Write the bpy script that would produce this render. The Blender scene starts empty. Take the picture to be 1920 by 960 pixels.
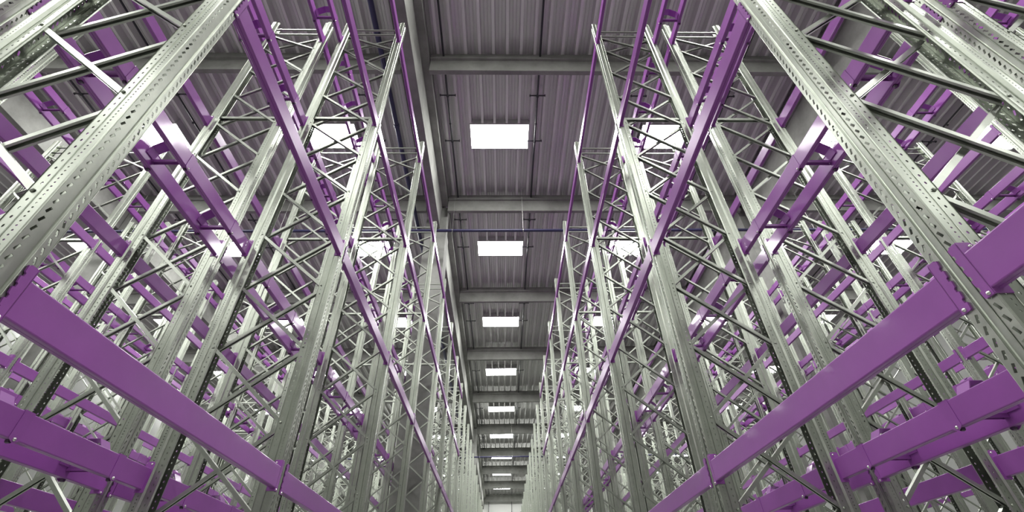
import bpy, bmesh, math
from mathutils import Vector, Matrix

C = bpy.context.scene.collection
SC = bpy.context.scene
PI = math.pi

# ------------------------------------------------------------------ measures (metres, camera 1.6 m above floor)
CAMZ = 1.6
P = 2.82                       # bay pitch
Y0 = 4.261                     # frame no.0 in front of the camera
HT = 9.27 + CAMZ               # rack top
D = 1.115                      # frame depth
LEV = [0.946 + CAMZ, 3.428 + CAMZ, 5.928 + CAMZ, 8.505 + CAMZ]   # underside of beam levels
BH = 0.165                     # beam height
BD = 0.052                     # beam depth
SPL = 6.10 + CAMZ              # splice of the uprights
HC = 13.65 + CAMZ              # underside of roof deck
HB = 12.85 + CAMZ              # underside of crossbeams
HG = 12.15 + CAMZ              # underside of girders
def YK(k): return Y0 + P * k
ROWS = {  # name: (xmin, side, rank)
    'L1': (-2.988, -1), 'L2': (-4.405, -1), 'L3': (-9.085, -1), 'L4': (-10.62, -1), 'L5': (-15.30, -1), 'L6': (-16.83, -1),
    'R1': (1.806, 1), 'R2': (3.220, 1), 'R3': (7.835, 1), 'R4': (9.365, 1), 'R5': (13.98, 1), 'R6': (15.51, 1)}

# ------------------------------------------------------------------ camera
def make_camera():
    f, yaw, pit, rol = 867.309, .0297, .6806, -.0225
    cy, sy, cp, sp, cr, sr = math.cos(yaw), math.sin(yaw), math.cos(pit), math.sin(pit), math.cos(rol), math.sin(rol)
    F = Vector((sy * cp, cy * cp, sp)); R0 = Vector((cy, -sy, 0)); U0 = R0.cross(F)
    R = R0 * cr + U0 * sr; U = U0 * cr - R0 * sr
    cam = bpy.data.cameras.new('camera'); cam.sensor_fit = 'HORIZONTAL'; cam.sensor_width = 36
    cam.lens = f / 1920 * 36; cam.clip_start = .05; cam.clip_end = 300
    o = bpy.data.objects.new('camera', cam); C.objects.link(o)
    o.matrix_world = Matrix(((R.x, U.x, -F.x, 0), (R.y, U.y, -F.y, 0), (R.z, U.z, -F.z, CAMZ), (0, 0, 0, 1)))
    SC.camera = o
    def proj(p):
        q = Vector(p) - Vector((0, 0, CAMZ)); w = q.dot(F)
        if w < .15: return None
        return 960 + f * q.dot(R) / w, 480 - f * q.dot(U) / w, w
    return proj
PROJ = make_camera()

def footprint(pts, margin=220):
    """area of the part of the projected bounds inside the frame; None when wholly outside"""
    q = [PROJ(p) for p in pts]; v = [a for a in q if a]
    if not v: return None
    if len(v) < len(q):
        # some corners behind the camera: keep, use visible ones stretched
        v = v + [(v[0][0] + (v[0][0] - 960) * 3, v[0][1] + (v[0][1] - 480) * 3, 1)]
    x0, x1 = min(a[0] for a in v), max(a[0] for a in v); y0, y1 = min(a[1] for a in v), max(a[1] for a in v)
    if x1 < -margin or x0 > 1920 + margin or y1 < -margin or y0 > 960 + margin: return None
    w = max(0, min(x1, 1920) - max(x0, 0)); h = max(0, min(y1, 960) - max(y0, 0))
    z = min(a[2] for a in v)
    if w == 0 or h == 0: return 0.0
    return math.hypot(w, h) / z

# ------------------------------------------------------------------ materials
def mat(name, col, rough=.5, metal=0., noise=0., nscale=8., rvar=0., bump=0., bscale=60., coat=0., stretch=(1, 1, 1), spec=.5):
    m = bpy.data.materials.new(name); m.use_nodes = True
    nt = m.node_tree; b = nt.nodes['Principled BSDF']
    b.inputs['Base Color'].default_value = (*col, 1); b.inputs['Roughness'].default_value = rough
    b.inputs['Metallic'].default_value = metal; b.inputs['Specular IOR Level'].default_value = spec
    if coat: b.inputs['Coat Weight'].default_value = coat; b.inputs['Coat Roughness'].default_value = .08
    tc = nt.nodes.new('ShaderNodeTexCoord'); mp = nt.nodes.new('ShaderNodeMapping')
    nt.links.new(tc.outputs['Object'], mp.inputs['Vector']); mp.inputs['Scale'].default_value = stretch
    if noise:
        n = nt.nodes.new('ShaderNodeTexNoise'); n.inputs['Scale'].default_value = nscale; n.inputs['Detail'].default_value = 5
        n.inputs['Roughness'].default_value = .65
        nt.links.new(mp.outputs[0], n.inputs['Vector'])
        r = nt.nodes.new('ShaderNodeValToRGB'); e = r.color_ramp.elements
        e[0].position = .3; e[1].position = .7
        e[0].color = (*[max(0, c * (1 - noise)) for c in col], 1); e[1].color = (*[min(1, c * (1 + noise)) for c in col], 1)
        nt.links.new(n.outputs['Fac'], r.inputs['Fac']); nt.links.new(r.outputs['Color'], b.inputs['Base Color'])
        if rvar:
            mr = nt.nodes.new('ShaderNodeMapRange'); mr.inputs['To Min'].default_value = rough - rvar; mr.inputs['To Max'].default_value = rough + rvar
            nt.links.new(n.outputs['Fac'], mr.inputs['Value']); nt.links.new(mr.outputs[0], b.inputs['Roughness'])
    if bump:
        n2 = nt.nodes.new('ShaderNodeTexNoise'); n2.inputs['Scale'].default_value = bscale; n2.inputs['Detail'].default_value = 3
        nt.links.new(mp.outputs[0], n2.inputs['Vector'])
        bp = nt.nodes.new('ShaderNodeBump'); bp.inputs['Strength'].default_value = bump; bp.inputs['Distance'].default_value = .004
        nt.links.new(n2.outputs['Fac'], bp.inputs['Height']); nt.links.new(bp.outputs[0], b.inputs['Normal'])
    return m
M = {}
M['galv'] = mat('galvanised_steel', (.43, .46, .40), .33, .93, .06, 13, .05, .05, 40)
M['brace'] = mat('galvanised_channel', (.43, .455, .405), .33, .93, .06, 14, .05)
M['purple'] = mat('purple_paint', (.315, .092, .385), .30, 0., .05, 5, .04, coat=.25)
M['bolt'] = mat('zinc_bolt', (.75, .75, .72), .25, .9)
M['nut'] = mat('dark_nut', (.07, .04, .08), .4, .3)
M['concrete'] = mat('precast_concrete', (.27, .275, .255), .85, 0., .22, 1.4, 0, .35, 14, spec=.25)
M['deck'] = mat('roof_deck_paint', (.66, .655, .645), .13, 0., .05, .6, 0, spec=.9, coat=1.)
M['floor'] = mat('power_floated_floor', (.28, .285, .27), .4, 0., .08, .8, .05)
M['wall'] = mat('wall_panel', (.90, .905, .88), .6, 0., .03, .5)
M['wallgrey'] = mat('grey_wall_panel', (.22, .225, .215), .6, 0., .05, .5)
M['frame'] = mat('skylight_frame', (.55, .55, .54), .5)
M['black'] = mat('black_pipe', (.018, .018, .024), .45)
M['navy'] = mat('navy_pipe', (.030, .028, .085), .4)
M['wire'] = mat('steel_wire', (.5, .5, .48), .4, .8)
def emit(name, col, s):
    m = bpy.data.materials.new(name); m.use_nodes = True; nt = m.node_tree
    nt.nodes.remove(nt.nodes['Principled BSDF']); e = nt.nodes.new('ShaderNodeEmission')
    e.inputs['Color'].default_value = (*col, 1); e.inputs['Strength'].default_value = s
    nt.links.new(e.outputs[0], nt.nodes['Material Output'].inputs['Surface']); return m
M['sky'] = emit('daylight_dome', (1, 1, .97), 53.)

# ------------------------------------------------------------------ mesh helpers
class MB:
    def __init__(s): s.v = []; s.f = []
    def add(s, vs, fs):
        n = len(s.v); s.v += [tuple(p) for p in vs]; s.f += [[i + n for i in f] for f in fs]
    def box(s, a, b):
        x0, y0, z0 = a; x1, y1, z1 = b
        s.add([(x0, y0, z0), (x1, y0, z0), (x1, y1, z0), (x0, y1, z0), (x0, y0, z1), (x1, y0, z1), (x1, y1, z1), (x0, y1, z1)],
              [(0, 3, 2, 1), (4, 5, 6, 7), (0, 1, 5, 4), (1, 2, 6, 5), (2, 3, 7, 6), (3, 0, 4, 7)])
    def prism(s, poly, fn0, fn1):
        """closed polygon (list of 2d) mapped by two functions to two ends"""
        n = len(poly)
        s.add([fn0(p) for p in poly] + [fn1(p) for p in poly],
              [list(range(n))[::-1], list(range(n, 2 * n))] + [(i, (i + 1) % n, n + (i + 1) % n, n + i) for i in range(n)])
    def tube(s, a, b, r, n=10):
        a, b = Vector(a), Vector(b); d = (b - a).normalized()
        u = d.orthogonal().normalized(); w = d.cross(u)
        ring = [(math.cos(2 * PI * i / n) * r, math.sin(2 * PI * i / n) * r) for i in range(n)]
        s.prism(ring, lambda p: a + u * p[0] + w * p[1], lambda p: b + u * p[0] + w * p[1])
    def dome(s, c, axis, r, h, n=8):
        c = Vector(c); d = Vector(axis).normalized(); u = d.orthogonal().normalized(); w = d.cross(u)
        vs = []
        for (rr, hh) in ((1, 0), (.95, .45), (.6, .85)):
            vs += [c + u * (math.cos(2 * PI * i / n) * r * rr) + w * (math.sin(2 * PI * i / n) * r * rr) + d * h * hh for i in range(n)]
        vs.append(c + d * h)
        fs = []
        for k in (0, 1):
            fs += [(k * n + i, k * n + (i + 1) % n, (k + 1) * n + (i + 1) % n, (k + 1) * n + i) for i in range(n)]
        fs += [(2 * n + i, 2 * n + (i + 1) % n, 3 * n) for i in range(n)]
        s.add(vs, fs)
    def mesh(s, name, m, smooth=False, recalc=True, bevel=0):
        me = bpy.data.meshes.new(name); me.from_pydata(s.v, [], s.f)
        if recalc or bevel:
            bm = bmesh.new(); bm.from_mesh(me)
            bmesh.ops.recalc_face_normals(bm, faces=bm.faces)
            if bevel:
                bmesh.ops.bevel(bm, geom=[e for e in bm.edges if e.is_manifold and e.calc_face_angle(0) > .6], offset=bevel, segments=2, affect='EDGES', profile=.5)
            bm.to_mesh(me); bm.free()
        me.materials.append(m)
        if smooth:
            for p in me.polygons: p.use_smooth = True
        return me

def link(name, me, parent=None, loc=None, rz=0.):
    o = bpy.data.objects.new(name, me); C.objects.link(o)
    if parent: o.parent = parent
    if loc is not None: o.location = loc
    if rz: o.rotation_euler = (0, 0, rz)
    return o
def tag(o, label=None, cat=None, group=None, kind=None):
    if label: o['label'] = label
    if cat: o['category'] = cat
    if group: o['group'] = group
    if kind: o['kind'] = kind
    return o

# ------------------------------------------------------------------ upright: cold-rolled perforated section
def rot2(p, a): return (p[0] * math.cos(a) - p[1] * math.sin(a), p[0] * math.sin(a) + p[1] * math.cos(a))
def slot_poly(hw, hl, tilt):    # (across, along)
    return [rot2(p, tilt) for p in ((-hw, -hl), (hw, -hl), (hw, hl), (-hw, hl))]
def round_poly(rw, rl):
    return [(rw * math.cos(a), rl * math.sin(a)) for a in [(-PI * .75) + i * PI / 4 for i in range(8)]]

def strip(b, p, q, z0, z1, hole=None, pitch=.05, centre=.5, phase=0.):
    """flat strip between section points p,q (x,y); with a punched hole per pitch"""
    L = math.hypot(q[0] - p[0], q[1] - p[1]); e = ((q[0] - p[0]) / L, (q[1] - p[1]) / L)
    pt = lambda s, z: (p[0] + e[0] * s, p[1] + e[1] * s, z)
    if not hole:
        b.add([pt(0, z0), pt(L, z0), pt(L, z1), pt(0, z1)], [(0, 1, 2, 3)]); return
    n = int((z1 - z0) / pitch); zs = z0
    for i in range(n):
        c = zs + pitch * (.5 + phase); a0, a1 = zs, zs + pitch
        hv = [pt(centre * L + h[0], c + h[1]) for h in hole]
        co = [pt(0, a0), pt(L, a0), pt(L, a1), pt(0, a1)]
        if len(hole) == 4:
            fs = [(0, 1, 5, 4), (1, 2, 6, 5), (2, 3, 7, 6), (3, 0, 4, 7)]
        else:   # octagon, starts lower-left
            fs = [(0, 1, 6, 5, 4), (1, 2, 8, 7, 6), (2, 3, 10, 9, 8), (3, 0, 4, 11, 10)]
        b.add(co + hv, fs); zs = a1
    if z1 - zs > 1e-4: b.add([pt(0, zs), pt(L, zs), pt(L, z1), pt(0, z1)], [(0, 1, 2, 3)])

def upright_half(b, z0, z1, back, holes, s):
    """s=+1/-1 half of the section; front face at x=0, section goes to +x"""
    y = lambda w: w * s
    sl = slot_poly(.0058, .0165, .36)
    F = lambda a, c, *k, **kw: strip(b, a, c, z0, z1, *k, **kw)
    F((.011, 0), (.011, y(.015)))
    F((.011, y(.015)), (0, y(.021)))
    if holes: F((0, y(.021)), (0, y(.0685)), sl, .05, .5)
    else: F((0, y(.021)), (0, y(.0685)))
    F((0, y(.0685)), (.004, y(.0725)))
    if holes: F((.004, y(.0725)), (.060, y(.0725)), round_poly(.0048, .0048), .025, .55)
    else: F((.004, y(.0725)), (.060, y(.0725)))
    F((.060, y(.0725)), (.074, y(.057)))
    if holes: F((.074, y(.057)), (back, y(.057)), round_poly(.0055, .0085), .05, .5)
    else: F((.074, y(.057)), (back, y(.057)))
    F((back, y(.057)), (back + .003, y(.0455)))

def upright_bm(holes, thick):
    b = MB()
    for s in (1, -1):
        upright_half(b, 0.012, SPL, .142, holes, s)
        upright_half(b, SPL, HT, .118, holes, s)
    if thick:
        me = bpy.data.meshes.new('t'); me.from_pydata(b.v, [], b.f)
        bm = bmesh.new(); bm.from_mesh(me)
        bmesh.ops.remove_doubles(bm, verts=bm.verts, dist=1e-5)
        bmesh.ops.recalc_face_normals(bm, faces=bm.faces)
        bmesh.ops.solidify(bm, geom=bm.faces[:], thickness=.0026)
        bm.to_mesh(me); bm.free()
        return me
    return b

NODES = [1.6 + 3.0 + .755 * n for n in range(-5, 8)]      # brace nodes (world z)
NODES = [z for z in NODES if .3 < z < HT - .3]
TOPN = HT - .50

def channel(b, a, c, y, w=.044, h=.032, lip=.013, t=.0022, full=True):
    """lipped C channel from a to c in the x-z plane at offset y, open side downward"""
    a = Vector((a[0], y, a[1])); c = Vector((c[0], y, c[1])); d = (c - a).normalized()
    up = Vector((0, 1, 0)).cross(d); up = up if up.z > 0 else -up
    sd = Vector((0, 1, 0))
    hw, hh = w / 2, h / 2
    if full:
        poly = [(-hw + lip, -hh), (-hw, -hh), (-hw, hh), (hw, hh), (hw, -hh), (hw - lip, -hh),
                (hw - lip, -hh + t), (hw - t, -hh + t), (hw - t, hh - t), (-hw + t, hh - t), (-hw + t, -hh + t), (-hw + lip, -hh + t)]
    else:
        poly = [(-hw, -hh), (-hw, hh), (hw, hh), (hw, -hh)]
    b.prism(poly, lambda p: a + sd * p[0] + up * p[1], lambda p: c + sd * p[0] + up * p[1])

XA, XB = .116, D - .116
def brace_parts():
    """list of (kind, builder) in frame coordinates"""
    out = []
    lv = NODES
    for i in range(len(lv) - 1):
        out.append(((XA, lv[i + 1]), (XB, lv[i]), -.0235)); out.append(((XA, lv[i]), (XB, lv[i + 1]), .0235))
    za, zb = lv[-1], TOPN
    sx = .020
    out.append(((XA - sx, zb), (XB + sx, za), -.0235)); out.append(((XA - sx, za), (XB + sx, zb), .0235))
    return out
HORIZ = [(HT - .18, .030, .026), (HT - .365, .030, .026), (6.185 + CAMZ, .05, .045)]

me_up = None
def frame_meshes():
    global me_up, me_braces, me_hz, me_plate, me_simple
    me_up = upright_bm(True, True); me_up.name = 'upright'; me_up.materials.clear(); me_up.materials.append(M['galv'])
    # node bolts are pressed into the upright mesh
    bm = bmesh.new(); bm.from_mesh(me_up)
    nb = MB()
    for z in NODES + [TOPN]:
        d = .118 if z < SPL else .100
        for s in (1, -1): nb.dome((d, s * .0575, z), (0, s, 0), .011, .009, 6)
    tmp = nb.mesh('t2', M['bolt']); bm.from_mesh(tmp); bm.to_mesh(me_up); bm.free()
    me_braces = []
    for a, c, y in brace_parts():
        b = MB(); o = Vector((a[0], 0, a[1]))
        channel(b, (0, 0), (c[0] - a[0], c[1] - a[1]), 0)
        me_braces.append((b, a, y, round(c[1] - a[1], 4), round(c[0] - a[0], 4)))
    cache = {}
    lst = []
    for b, a, y, dz, dx in me_braces:
        k = (dz, dx)
        if k not in cache: cache[k] = b.mesh('brace', M['brace'])
        lst.append((cache[k], (a[0], y, a[1])))
    me_braces = lst
    me_hz = []
    for z, w, h in HORIZ:
        b = MB(); channel(b, (0, 0), (D - .16, 0), 0, w, h, .008)
        me_hz.append((b.mesh('crossbar', M['brace']), (.08, 0, z)))
    b = MB(); b.box((-.03, -.095, 0), (.15, .095, .01)); b.box((-.004, -.078, .01), (.0, .078, .09))
    b.dome((.02, -.083, .01), (0, 0, 1), .012, .012, 6); b.dome((.1, .083, .01), (0, 0, 1), .012, .012, 6)
    me_plate = b.mesh('base_plate', M['galv'])
    # simplified frame (distant copies)
    up = upright_bm(False, False); b = MB(); b.v = list(up.v); b.f = [list(f) for f in up.f]
    b.add([(D - x, -y, z) for x, y, z in up.v], up.f)
    for a, c, y in brace_parts(): channel(b, a, c, y, full=False)
    for z, w, h in HORIZ: channel(b, (.08, z), (D - .08, z), 0, w, h, full=False)
    for x in (0, D):
        b.box((x - .06, -.095, 0), (x + .06, .095, .012))
    me_simple = b.mesh('upright_frame', M['galv'])
frame_meshes()

ORD = ['zeroth', 'first', 'second', 'third', 'fourth', 'fifth', 'sixth', 'seventh', 'eighth', 'ninth', 'tenth', 'eleventh', 'twelfth',
       'thirteenth', 'fourteenth', 'fifteenth', 'sixteenth', 'seventeenth', 'eighteenth', 'nineteenth', 'twentieth']
ROWNAME = {}
for sd, nm in (('L', 'left'), ('R', 'right')):
    for i, pre in ((1, ''), (3, 'second '), (5, 'third ')):
        ROWNAME['%s%d' % (sd, i)] = "%s%s rack's row nearer the aisle" % (pre, nm)
        ROWNAME['%s%d' % (sd, i + 1)] = "%s%s rack's row behind" % (pre, nm)
def make_frame(row, k):
    x = ROWS[row][0]; y = YK(k); big = row[1] in '12'; n = k + 2
    fp = footprint([(x + a, y + b, z) for a in (0, D) for b in (-.07, .07) for z in (CAMZ + .5, (CAMZ + HT) / 2, HT)])
    support = big and k == -2
    if fp is None and not support: return
    if fp == 0 and not support and k > 8: return
    if support: label = "galvanised X-braced frame just behind the camera, %s" % ROWNAME[row]
    elif n == 1: label = "nearest galvanised X-braced frame of the %s" % ROWNAME[row]
    else: label = "galvanised X-braced frame, %s, %s from the camera" % (ROWNAME[row], ORD[n])
    detail = (big and k <= 8) or (row[1] in '34' and k <= 5)
    if detail:
        r = link('upright_frame', None, None, (x, y, 0))
        link('upright', me_up, r, (0, 0, 0)); link('upright', me_up, r, (D, 0, 0), PI)
        for me, loc in me_braces: link('brace', me, r, loc)
        for me, loc in me_hz: link('crossbar', me, r, loc)
        link('base_plate', me_plate, r, (0, 0, 0)); link('base_plate', me_plate, r, (D, 0, 0), PI)
    else:
        r = link('upright_frame', me_simple, None, (x, y, 0))
    tag(r, label, 'rack frame', 'rack frames of the %s' % ROWNAME[row].replace(' nearer the aisle', ' by the aisle'))
for row in ROWS:
    for k in range(-2, 18): make_frame(row, k)

# ------------------------------------------------------------------ purple beams
BY = P / 2 - .0775            # half clear length
def beam_section():
    r = .007; x0, x1 = -.010, BD - .010; poly = []
    for cx, cz, a0 in ((x1 - r, r, -PI / 2), (x1 - r, BH - r, 0), (x0 + r, BH - r, PI / 2), (x0 + r, r, PI)):
        for i in range(4):
            a = a0 + i * PI / 6; poly.append((cx + r * math.cos(a), cz + r * math.sin(a)))
    xm = (x0 + x1) / 2
    return poly + [(xm - .002, 0), (xm, .004), (xm + .002, 0)]
def beam_body(b, off=(0, 0, 0), flip=1):
    b.prism(beam_section(), lambda p: (off[0] + flip * p[0], off[1] - BY, off[2] + p[1]), lambda p: (off[0] + flip * p[0], off[1] + BY, off[2] + p[1]))
b = MB(); beam_body(b); me_beam = b.mesh('pallet_beam', M['purple'])
# simplified section for the bulk of far beams
def beam_simple(b, off, flip):
    x0, x1 = sorted((off[0] - flip * .010, off[0] + flip * (BD - .010)))
    b.box((x0, off[1] - BY, off[2]), (x1, off[1] + BY, off[2] + BH))
    for s in (-1, 1):
        e = off[1] + s * (P / 2 - .05)
        xa, xb = sorted((off[0] - flip * .009, off[0] - flip * .004))
        b.box((xa, e - .028, off[2] - .02), (xb, e + .028, off[2] + BH + .04))

def connector(s):
    """end connector at y = s*P/2: toothed front leg hooked in the slots + side leg with an ear"""
    b = MB(); e = s * P / 2
    w = lambda a: e - s * a           # distance a from upright centre line, towards the beam
    z0, z1 = -.022, BH + .052
    # front leg outline in (a, z): straight outer side, toothed inner edge
    pts = [(.079, z0), (.079, z1 - .012), (.070, z1), (.042, z1)]
    z = z1 - .006
    while z - .05 > z0 - .02:
        pts += [(.041, z), (.031, z - .002), (.034, z - .030), (.041, z - .0345)]
        z -= .05
    pts += [(.042, z0)]
    b.prism(pts, lambda p: (-.0105, w(p[0]), p[1]), lambda p: (-.0025, w(p[0]), p[1]))
    # side leg with rounded ear above the beam
    q = [(-.0105, z0), (.062, z0), (.062, BH + .02)] + [(.040 + .022 * math.cos(t), BH + .03 + .024 * math.sin(t)) for t in (0, .5, 1., 1.57)] + [(-.0105, z1)]
    b.prism(q, lambda p: (p[0], w(.0738), p[1]), lambda p: (p[0], w(.0780), p[1]))
    me = b.mesh('end_connector', M['purple'])
    b = MB(); b.dome((-.0105, w(.058), z0 + .012), (-1, 0, 0), .009, .007)
    b.dome((.038, w(.0780), BH + .032), (0, -s, 0), .009, .008)
    return me, b.mesh('locking_bolt', M['bolt'], smooth=True)
CONN = [connector(1), connector(-1)]

LEVN = ['lowest level', 'second level', 'third level', 'top level']
def facename(row, rear):
    sd = 'left' if row[0] == 'L' else 'right'; i = int(row[1]); pre = {0: '', 1: 'second ', 2: 'third '}[(i - 1) // 2]
    rk = "%s%s rack's" % (pre, sd)
    if i % 2 == 1: return rk + (' inner pair, nearer the aisle' if rear else ' near face')
    return rk + (' outer face' if rear else ' inner pair, farther from aisle')
beams = []
for row, (x, sd) in ROWS.items():
    for rear in (0, 1):
        # facing direction: 'front' of the odd rows looks to the central aisle
        toC = (rear == 0)
        if sd > 0: xf, flip = (x, 1) if toC else (x + D, -1)
        else: xf, flip = (x + D, -1) if toC else (x, 1)
        for bay in range(-2, 6):
            if bay == -2 and row[1] not in '12': continue
            for l in range(4):
                yc = YK(bay) + P / 2
                fp = footprint([(xf, yc + a, LEV[l] + c) for a in (-BY, BY) for c in (0, BH)], 160)
                if not fp: continue
                beams.append((fp, row, rear, xf, flip, bay, l, yc))
beams.sort(key=lambda t: -t[0])
bulk = MB(); INDIV = set()
for i, (fp, row, rear, xf, flip, bay, l, yc) in enumerate(beams):
    if i >= 300:
        beam_simple(bulk, (xf, yc, LEV[l]), flip); continue
    INDIV.add((row, bay, l, (row[1] in '135') == bool(rear)))
    bn = 'nearest bay' if bay == -1 else ('bay beside the camera' if bay == -2 else '%s bay' % ORD[bay + 2])
    rz = 0 if flip > 0 else PI
    o = link('pallet_beam', me_beam, None, (xf, yc, LEV[l]), rz)
    tag(o, 'purple box beam, %s, %s, %s' % (facename(row, rear), LEVN[l], bn), 'beam', 'purple beams of the %s' % facename(row, rear))
    if True:
        for me, mb in CONN:
            c = link('end_connector', me, o)
            if bay <= 2 and row[1] in '1234': tag(link('locking_bolt', mb, c), 'shiny zinc bolt')
if bulk.f:
    o = link('pallet_beam', bulk.mesh('pallet_beam', M['purple'], recalc=True))
    tag(o, 'remaining small purple beams seen far back in the side racks', 'beam', None, 'stuff')

# ------------------------------------------------------------------ pallet stops across the inner beam pairs
def stop_meshes(g, aisle):
    """g = half distance between the two upright faces of the flue"""
    res = {}
    xo = g + BD - .010            # outer faces of the beams (towards the row interior)
    for nm, s in (('a', -1), ('b', 1)):
        b = MB()
        xa, xb = sorted((s * xo, s * (xo + .004)))
        pts = [(0, BH + .004), (.078, BH + .004), (.076, .006), (.062, -.010), (.042, -.017), (.022, -.010), (.0, .006)]
        b.prism(pts, lambda p: (xa, p[0], p[1]), lambda p: (xb, p[0], p[1]))
        xa, xb = sorted((s * (g - .012), s * (xo + .004)))
        b.box((xa, 0, BH + .001), (xb, .078, BH + .005))
        res['saddle' + nm] = b.mesh('saddle_plate', M['purple'])
        b = MB(); b.dome((s * (xo + .004), .040, .003), (s, 0, 0), .012, .009)
        b.tube((s * (xo - .03), .040, .003), (s * (xo + .003), .040, .003), .005, 8)
        res['bolt' + nm] = b.mesh('bolt', M['bolt'], smooth=True)
        b = MB(); b.tube((s * (xo - .036), .040, -.006), (s * (xo - .012), .040, -.006), .014, 6)
        res['nut' + nm] = b.mesh('nut', M['nut'])
    b = MB(); gi = g - .012
    b.box((-gi, -.012, .068), (gi, .030, .073)); b.box((-gi, -.012, .046), (gi, -.008, .068)); b.box((-gi, .026, .046), (gi, .030, .068))
    res['bar'] = b.mesh('crossbar', M['purple'])
    b = MB(); t = gi * .92
    t = gi - .002
    hat = [(-t, .072), (-t * .93, BH - .01), (-t * .52, BH + .088), (t * .10, BH + .088), (t * .90, BH - .005), (t, .072)]
    hat = [(p[0] * aisle * -1, p[1]) for p in hat]
    inn = [(p[0] * .955, p[1] - (.004 if p[1] > .1 else 0)) for p in hat]
    b.prism(hat + inn[::-1], lambda p: (p[0], -.105, p[1]), lambda p: (p[0], .0, p[1]))
    res['lug'] = b.mesh('upstand', M['purple'])
    return res
stops = []
for a, c in (('L2', 'L1'), ('L4', 'L3'), ('L6', 'L5'), ('R1', 'R2'), ('R3', 'R4'), ('R5', 'R6')):
    xl, xr = ROWS[a][0] + D, ROWS[c][0]
    xc, g = (xl + xr) / 2, (xr - xl) / 2
    for bay in range(-2, 6):
        if bay == -2 and a[1] not in '12': continue
        for l in range(4):
            for j, off in enumerate((-.868, .02, .93)):
                y = YK(bay) + P / 2 + off
                fp = footprint([(xc + s * .2, y + t, LEV[l] + z) for s in (-1, 1) for t in (-.06, .06) for z in (-.03, .27)], 100)
                if not fp: continue
                stops.append((fp, a, c, xc, g, bay, l, j, y))
stops.sort(key=lambda t: (not all((q, t[5], t[6], True) in INDIV for q in (t[1], t[2])), -t[0]))
NST = sum(all((q, t[5], t[6], True) in INDIV for q in (t[1], t[2])) for t in stops)
SM = {}
bulk = MB()
for i, (fp, a, c, xc, g, bay, l, j, y) in enumerate(stops):
    if i >= min(300, NST):
        gi = g - .012; t = gi * .92; z0 = LEV[l]
        bulk.prism([(-t, .072), (t, .072), (t, BH - .02), (t * .58, BH + .10), (-t * .58, BH + .10), (-t, BH - .02)],
                   lambda p: (xc + p[0], y - .105, z0 + p[1]), lambda p: (xc + p[0], y, z0 + p[1]))
        xo = g + BD - .010
        for s in (-1, 1):
            xa, xb = sorted((s * xo, s * (xo + .004))); bulk.box((xc + xa, y, z0 - .02), (xc + xb, y + .078, z0 + BH + .004))
            xa, xb = sorted((s * (g - .012), s * (xo + .004))); bulk.box((xc + xa, y, z0 + BH + .001), (xc + xb, y + .078, z0 + BH + .005))
        bulk.box((xc - gi, y - .02, z0 + .034), (xc + gi, y + .04, z0 + .072)); continue
    key = (round(g, 3), 1 if a[0] == 'L' else -1)
    if key not in SM: SM[key] = stop_meshes(*key)
    S = SM[key]
    r = link('pallet_stop', None, None, (xc, y, LEV[l]))
    rk = facename(a if a[1] in '135' else c, 1).split(' inner')[0]
    bn = 'nearest bay' if bay == -1 else ('bay beside camera' if bay == -2 else '%s bay' % ORD[bay + 2])
    tag(r, 'purple pallet stop, %s inner beam pair, %s, %s, %s' % (rk, LEVN[l], bn, ('near position', 'middle position', 'far position')[j]), 'pallet stop', 'pallet stops of the %s inner beams' % rk)
    for n, nm in (('saddlea', 'saddle_plate'), ('saddleb', 'saddle_plate'), ('bar', 'crossbar'), ('lug', 'upstand')):
        q = link(nm, S[n], r)
        if n.startswith('saddle') and bay <= 1 and a[1] in '1234':
            tag(link('bolt', S['bolt' + n[-1]], q), 'shiny zinc bolt'); tag(link('nut', S['nut' + n[-1]], q), 'dark nut')
if bulk.f:
    tag(link('pallet_stop', bulk.mesh('pallet_stop', M['purple'])), 'remaining small purple pallet stops far back in the side racks', 'pallet stop', None, 'stuff')

# ------------------------------------------------------------------ building
X0, X1, YB, YF = -25.2, 22.5, -15.3, 66.5
def struct(name, b, m, label=None, parent=None, **kw):
    o = link(name, b.mesh(name, m, **kw), parent); o['kind'] = 'structure'
    if label: o['label'] = label
    return o
b = MB(); b.box((X0, YB, -.2), (X1, YF, 0)); struct('floor', b, M['floor'])
def wall(name, a, c):
    b = MB(); b.box(a, c); struct(name, b, M['wallgrey' if name != 'wall_far' else 'wall'])
wall('wall_far', (X0, YF, 0), (X1, YF + .2, HC + .3)); wall('wall_back', (X0, YB - .2, 0), (X1, YB, HC + .3))
wall('wall_left', (X0 - .2, YB, 0), (X0, YF, HC + .3)); wall('wall_right', (X1, YB, 0), (X1 + .2, YF, HC + .3))
# trapezoidal roof deck, ribs along the aisle
PD = .42; PH = DECKPHASE = -.215
prof = []
n0 = int((X0 - PH) / PD) ; n1 = int((X1 - PH) / PD)
dz = .245
for i in range(n0, n1 + 1):
    c = PH + i * PD
    prof += [(c - .040, HC), (c + .040, HC), (c + .072, HC + dz), (c + .145, HC + dz), (c + .155, HC + dz - .018), (c + .170, HC + dz - .018), (c + .180, HC + dz),
             (c + .240, HC + dz), (c + .250, HC + dz - .018), (c + .265, HC + dz - .018), (c + .275, HC + dz), (c + .348, HC + dz)]
prof = [p for p in prof if X0 <= p[0] <= X1]
prof = [(X0, prof[0][1])] + prof + [(X1, prof[-1][1])]
b = MB(); n = len(prof)
b.add([(x, YB, z) for x, z in prof] + [(x, YF, z) for x, z in prof] + [(X0, YB, HC + .3), (X1, YB, HC + .3), (X1, YF, HC + .3), (X0, YF, HC + .3)],
      [(i, i + 1, n + i + 1, n + i) for i in range(n - 1)] + [(2 * n, 2 * n + 1, 2 * n + 2, 2 * n + 3)])
struct('ceiling', b, M['deck'], recalc=False)
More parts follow.
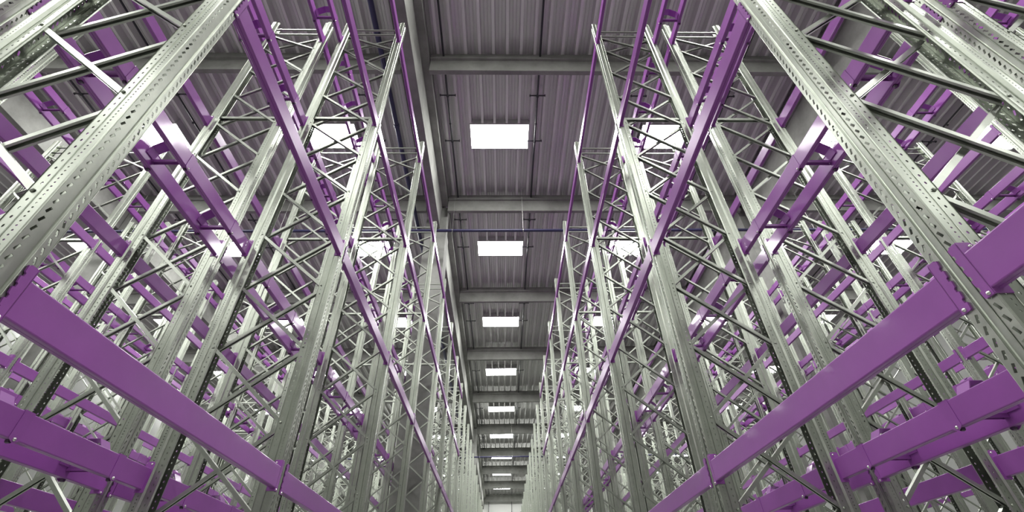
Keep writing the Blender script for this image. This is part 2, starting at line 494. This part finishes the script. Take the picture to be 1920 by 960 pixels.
# skylights
wn = 0
SKY = [-9.5, -2.95, 3.6, 10.1, 16.28, 22.75, 29.3, 36.05, 42.6, 49.1, 55.6, 62.1]
CBY = [-12.4, -5.85, .7, 7.235, 13.10, 19.55, 25.95, 32.68, 39.6, 46.2, 52.35, 58.85, 65.8]
b = MB(); hw, hl = 1.008, .505
for s in (-1, 1):
    b.box((s * (hw + .02) - .02, -hl - .04, -.03), (s * (hw + .02) + .02, hl + .04, .285))
    b.box((-hw, s * (hl + .02) - .02, -.03), (hw, s * (hl + .02) + .02, .285))
me_sf = b.mesh('window_frame', M['frame'])
b = MB(); b.add([(-hw, -hl, -.018), (-hw, hl, -.018), (hw, hl, -.018), (hw, -hl, -.018)], [(0, 1, 2, 3)]); me_sp = b.mesh('pane', M['sky'], recalc=False)
SX = [-.045 + 6.02 * i for i in range(-4, 4)]
for x in SX:
    for j in range(-3, 9):
        wn += 1
        o = link('window_%d' % wn, me_sf, None, (x, SKY[j + 3], HC)); o['kind'] = 'structure'
        p = link('pane', me_sp, o); p['label'] = 'bright white daylight pane'
# crossbeams (precast, stepped top flange) and girders, columns
GX = [-14.74, -2.53, 9.98]
def crossbeam(xa, xb, y):
    b = MB()
    b.box((xa, y - .07, HB), (xb, y + .07, HC - .22)); b.box((xa, y - .15, HC - .24), (xb, y + .15, HC - .003))
    struct('ceiling_beam', b, M['concrete'], bevel=.008)
gw = .16
ends = [X0 + .001] + GX + [X1 - .001]
for y in CBY:
    for i in range(len(ends) - 1):
        xa = ends[i] + (.42 if i > 0 else 0); xb = ends[i + 1] - (.42 if i < len(ends) - 2 else 0)
        crossbeam(xa, xb, y)
COLY = [-12.6, 13.72, 39.9]
for gx in GX:
    edges = [YB + .001] + COLY + [YF - .001]
    for i in range(len(edges) - 1):
        ya = edges[i] + (.0 if i == 0 else -.42 if False else .03); yb = edges[i + 1] - (.0 if i == len(edges) - 2 else .45)
        ya = edges[i] + (0 if i == 0 else .03)
        b = MB()
        b.box((gx - gw, ya, HG), (gx + gw, yb, HC - .32)); b.box((gx - gw - .24, ya, HC - .34), (gx + gw + .24, yb, HC - .004))
        struct('ceiling_girder', b, M['concrete'], bevel=.01)
    for y in COLY:
        b = MB(); b.box((gx - .40, y - .42, 0), (gx + .40, y + .02, HC - .35)); b.box((gx - .40, y - .42, 0), (gx + .40, y + .38, HG - .003))
        b = MB()
        b.prism([(-.42, 0), (.38, 0), (.38, HG - .004), (.0, HG - .004), (.0, HC - .36), (-.42, HC - .36)],
                lambda p: (gx - .40, y + p[0], p[1]), lambda p: (gx + .40, y + p[0], p[1]))
        struct('column', b, M['concrete'], bevel=.012)

# ------------------------------------------------------------------ sprinkler pipes
PX = [-13.37, -10.35, -6.9, -4.35, -1.72, 1.20, 4.53, 7.45, 12.2, 15.6]
PN = ['fourth left of the aisle', 'third left of aisle', 'second left of aisle', 'just beyond the left girder', 'just left of the central skylights', 'just right of the central skylights',
      'second right of the aisle', 'third right of the aisle', 'fourth right of the aisle', 'fifth right of the aisle']
zp = HC - .12
b = MB(); b.tube((0, YB + .3, 0), (0, YF - .3, 0), .030, 10); b.tube((0, YF - .33, 0), (0, YF - .33, -8.0), .03, 8); me_pipe = b.mesh('pipe', M['black'])
b = MB(); b.box((-.25, -.016, .030), (.25, .016, .058)); b.tube((-.24, 0, .05), (-.24, 0, .121), .008, 6); b.tube((.24, 0, .05), (.24, 0, .121), .008, 6)
b.box((-.26, -.03, .02), (-.235, .03, .07)); b.box((.235, -.03, .02), (.26, .03, .07)); b.box((-.04, -.02, -.036), (.04, .02, .04))
me_clip = b.mesh('pipe_hanger', M['black'])
b = MB(); b.tube((0, 0, -.02), (0, 0, -.075), .017, 8); b.tube((0, 0, -.075), (0, 0, -.082), .04, 10); me_head = b.mesh('sprinkler_head', M['black'])
for x, pn in zip(PX, PN):
    r = link('sprinkler_pipe', None, None, (x, 0, zp))
    tag(r, 'thin black sprinkler pipe under the roof, %s' % pn, 'pipe', 'black sprinkler branch pipes')
    link('pipe', me_pipe, r)
    for j in range(-2, 9):
        for off in (1.2, 3.0):
            link('pipe_hanger', me_clip, r, (0, off + CBY[j + 3], 0))
        link('sprinkler_head', me_head, r, (0, 2.2 + CBY[j + 3], 0))
# navy mains
def main_pipe(y, z, label, cx=(-24, 21.5)):
    r = link('water_main', None, None, (0, y, z)); tag(r, label, 'pipe', 'navy water mains across the hall')
    b = MB(); b.tube((cx[0], 0, 0), (cx[1], 0, 0), .055, 14); link('pipe', b.mesh('pipe', M['navy'], smooth=False), r)
    for x in (-13.5, -8.0, -1.77, .80, 6.2, 11.6, 17.0):
        b = MB(); b.tube((x, 0, 0), (x, 0, HC - z + .01), .004, 6); b.tube((x, -.07, .0), (x, .07, 0.0), .004, 6); b.tube((x - .012, 0, 0), (x + .012, 0, 0), .062, 14)
        link('hanger_wire', b.mesh('hanger_wire', M['wire']), r)
main_pipe(12.50, 11.32 + CAMZ, 'navy water main on thin wires crossing the aisle before the first column')
main_pipe(38.6, 10.74 + CAMZ, 'distant navy water main crossing near the far end of the aisle')
r = link('water_main', None, None, (-3.36, 0, 12.73 + CAMZ)); tag(r, 'thick navy water pipe running along the left side of the girder', 'pipe')
b = MB(); b.tube((0, YB + .5, 0), (0, 63, 0), .075, 14); link('pipe', b.mesh('pipe', M['navy']), r)
b = MB()
for y in (3, 6, 9, 12, 15, 18, 24, 30, 36, 42, 48): b.tube((0, y - .05, 0), (0, y + .05, 0), .092, 14)
link('coupling', b.mesh('coupling', M['navy']), r)
b = MB(); b.tube((0, 12.5, 0), (0, 12.5, 11.32 - 12.73 + .062), .06, 12); link('riser', b.mesh('riser', M['navy']), r)

# ------------------------------------------------------------------ world + colour
w = bpy.data.worlds.new('world'); SC.world = w; w.use_nodes = True
bg = w.node_tree.nodes['Background']; bg.inputs[0].default_value = (.8, .85, .9, 1); bg.inputs[1].default_value = .5
SC.view_settings.view_transform = 'Standard'; SC.view_settings.look = 'None'; SC.view_settings.gamma = 1; SC.view_settings.use_curve_mapping = False
SC.view_settings.exposure = 0.0
cy = SC.cycles
cy.max_bounces = 5; cy.diffuse_bounces = 4; cy.glossy_bounces = 2; cy.use_denoising = True; cy.blur_glossy = 1.0
cy.sample_clamp_indirect = 6; cy.caustics_reflective = False
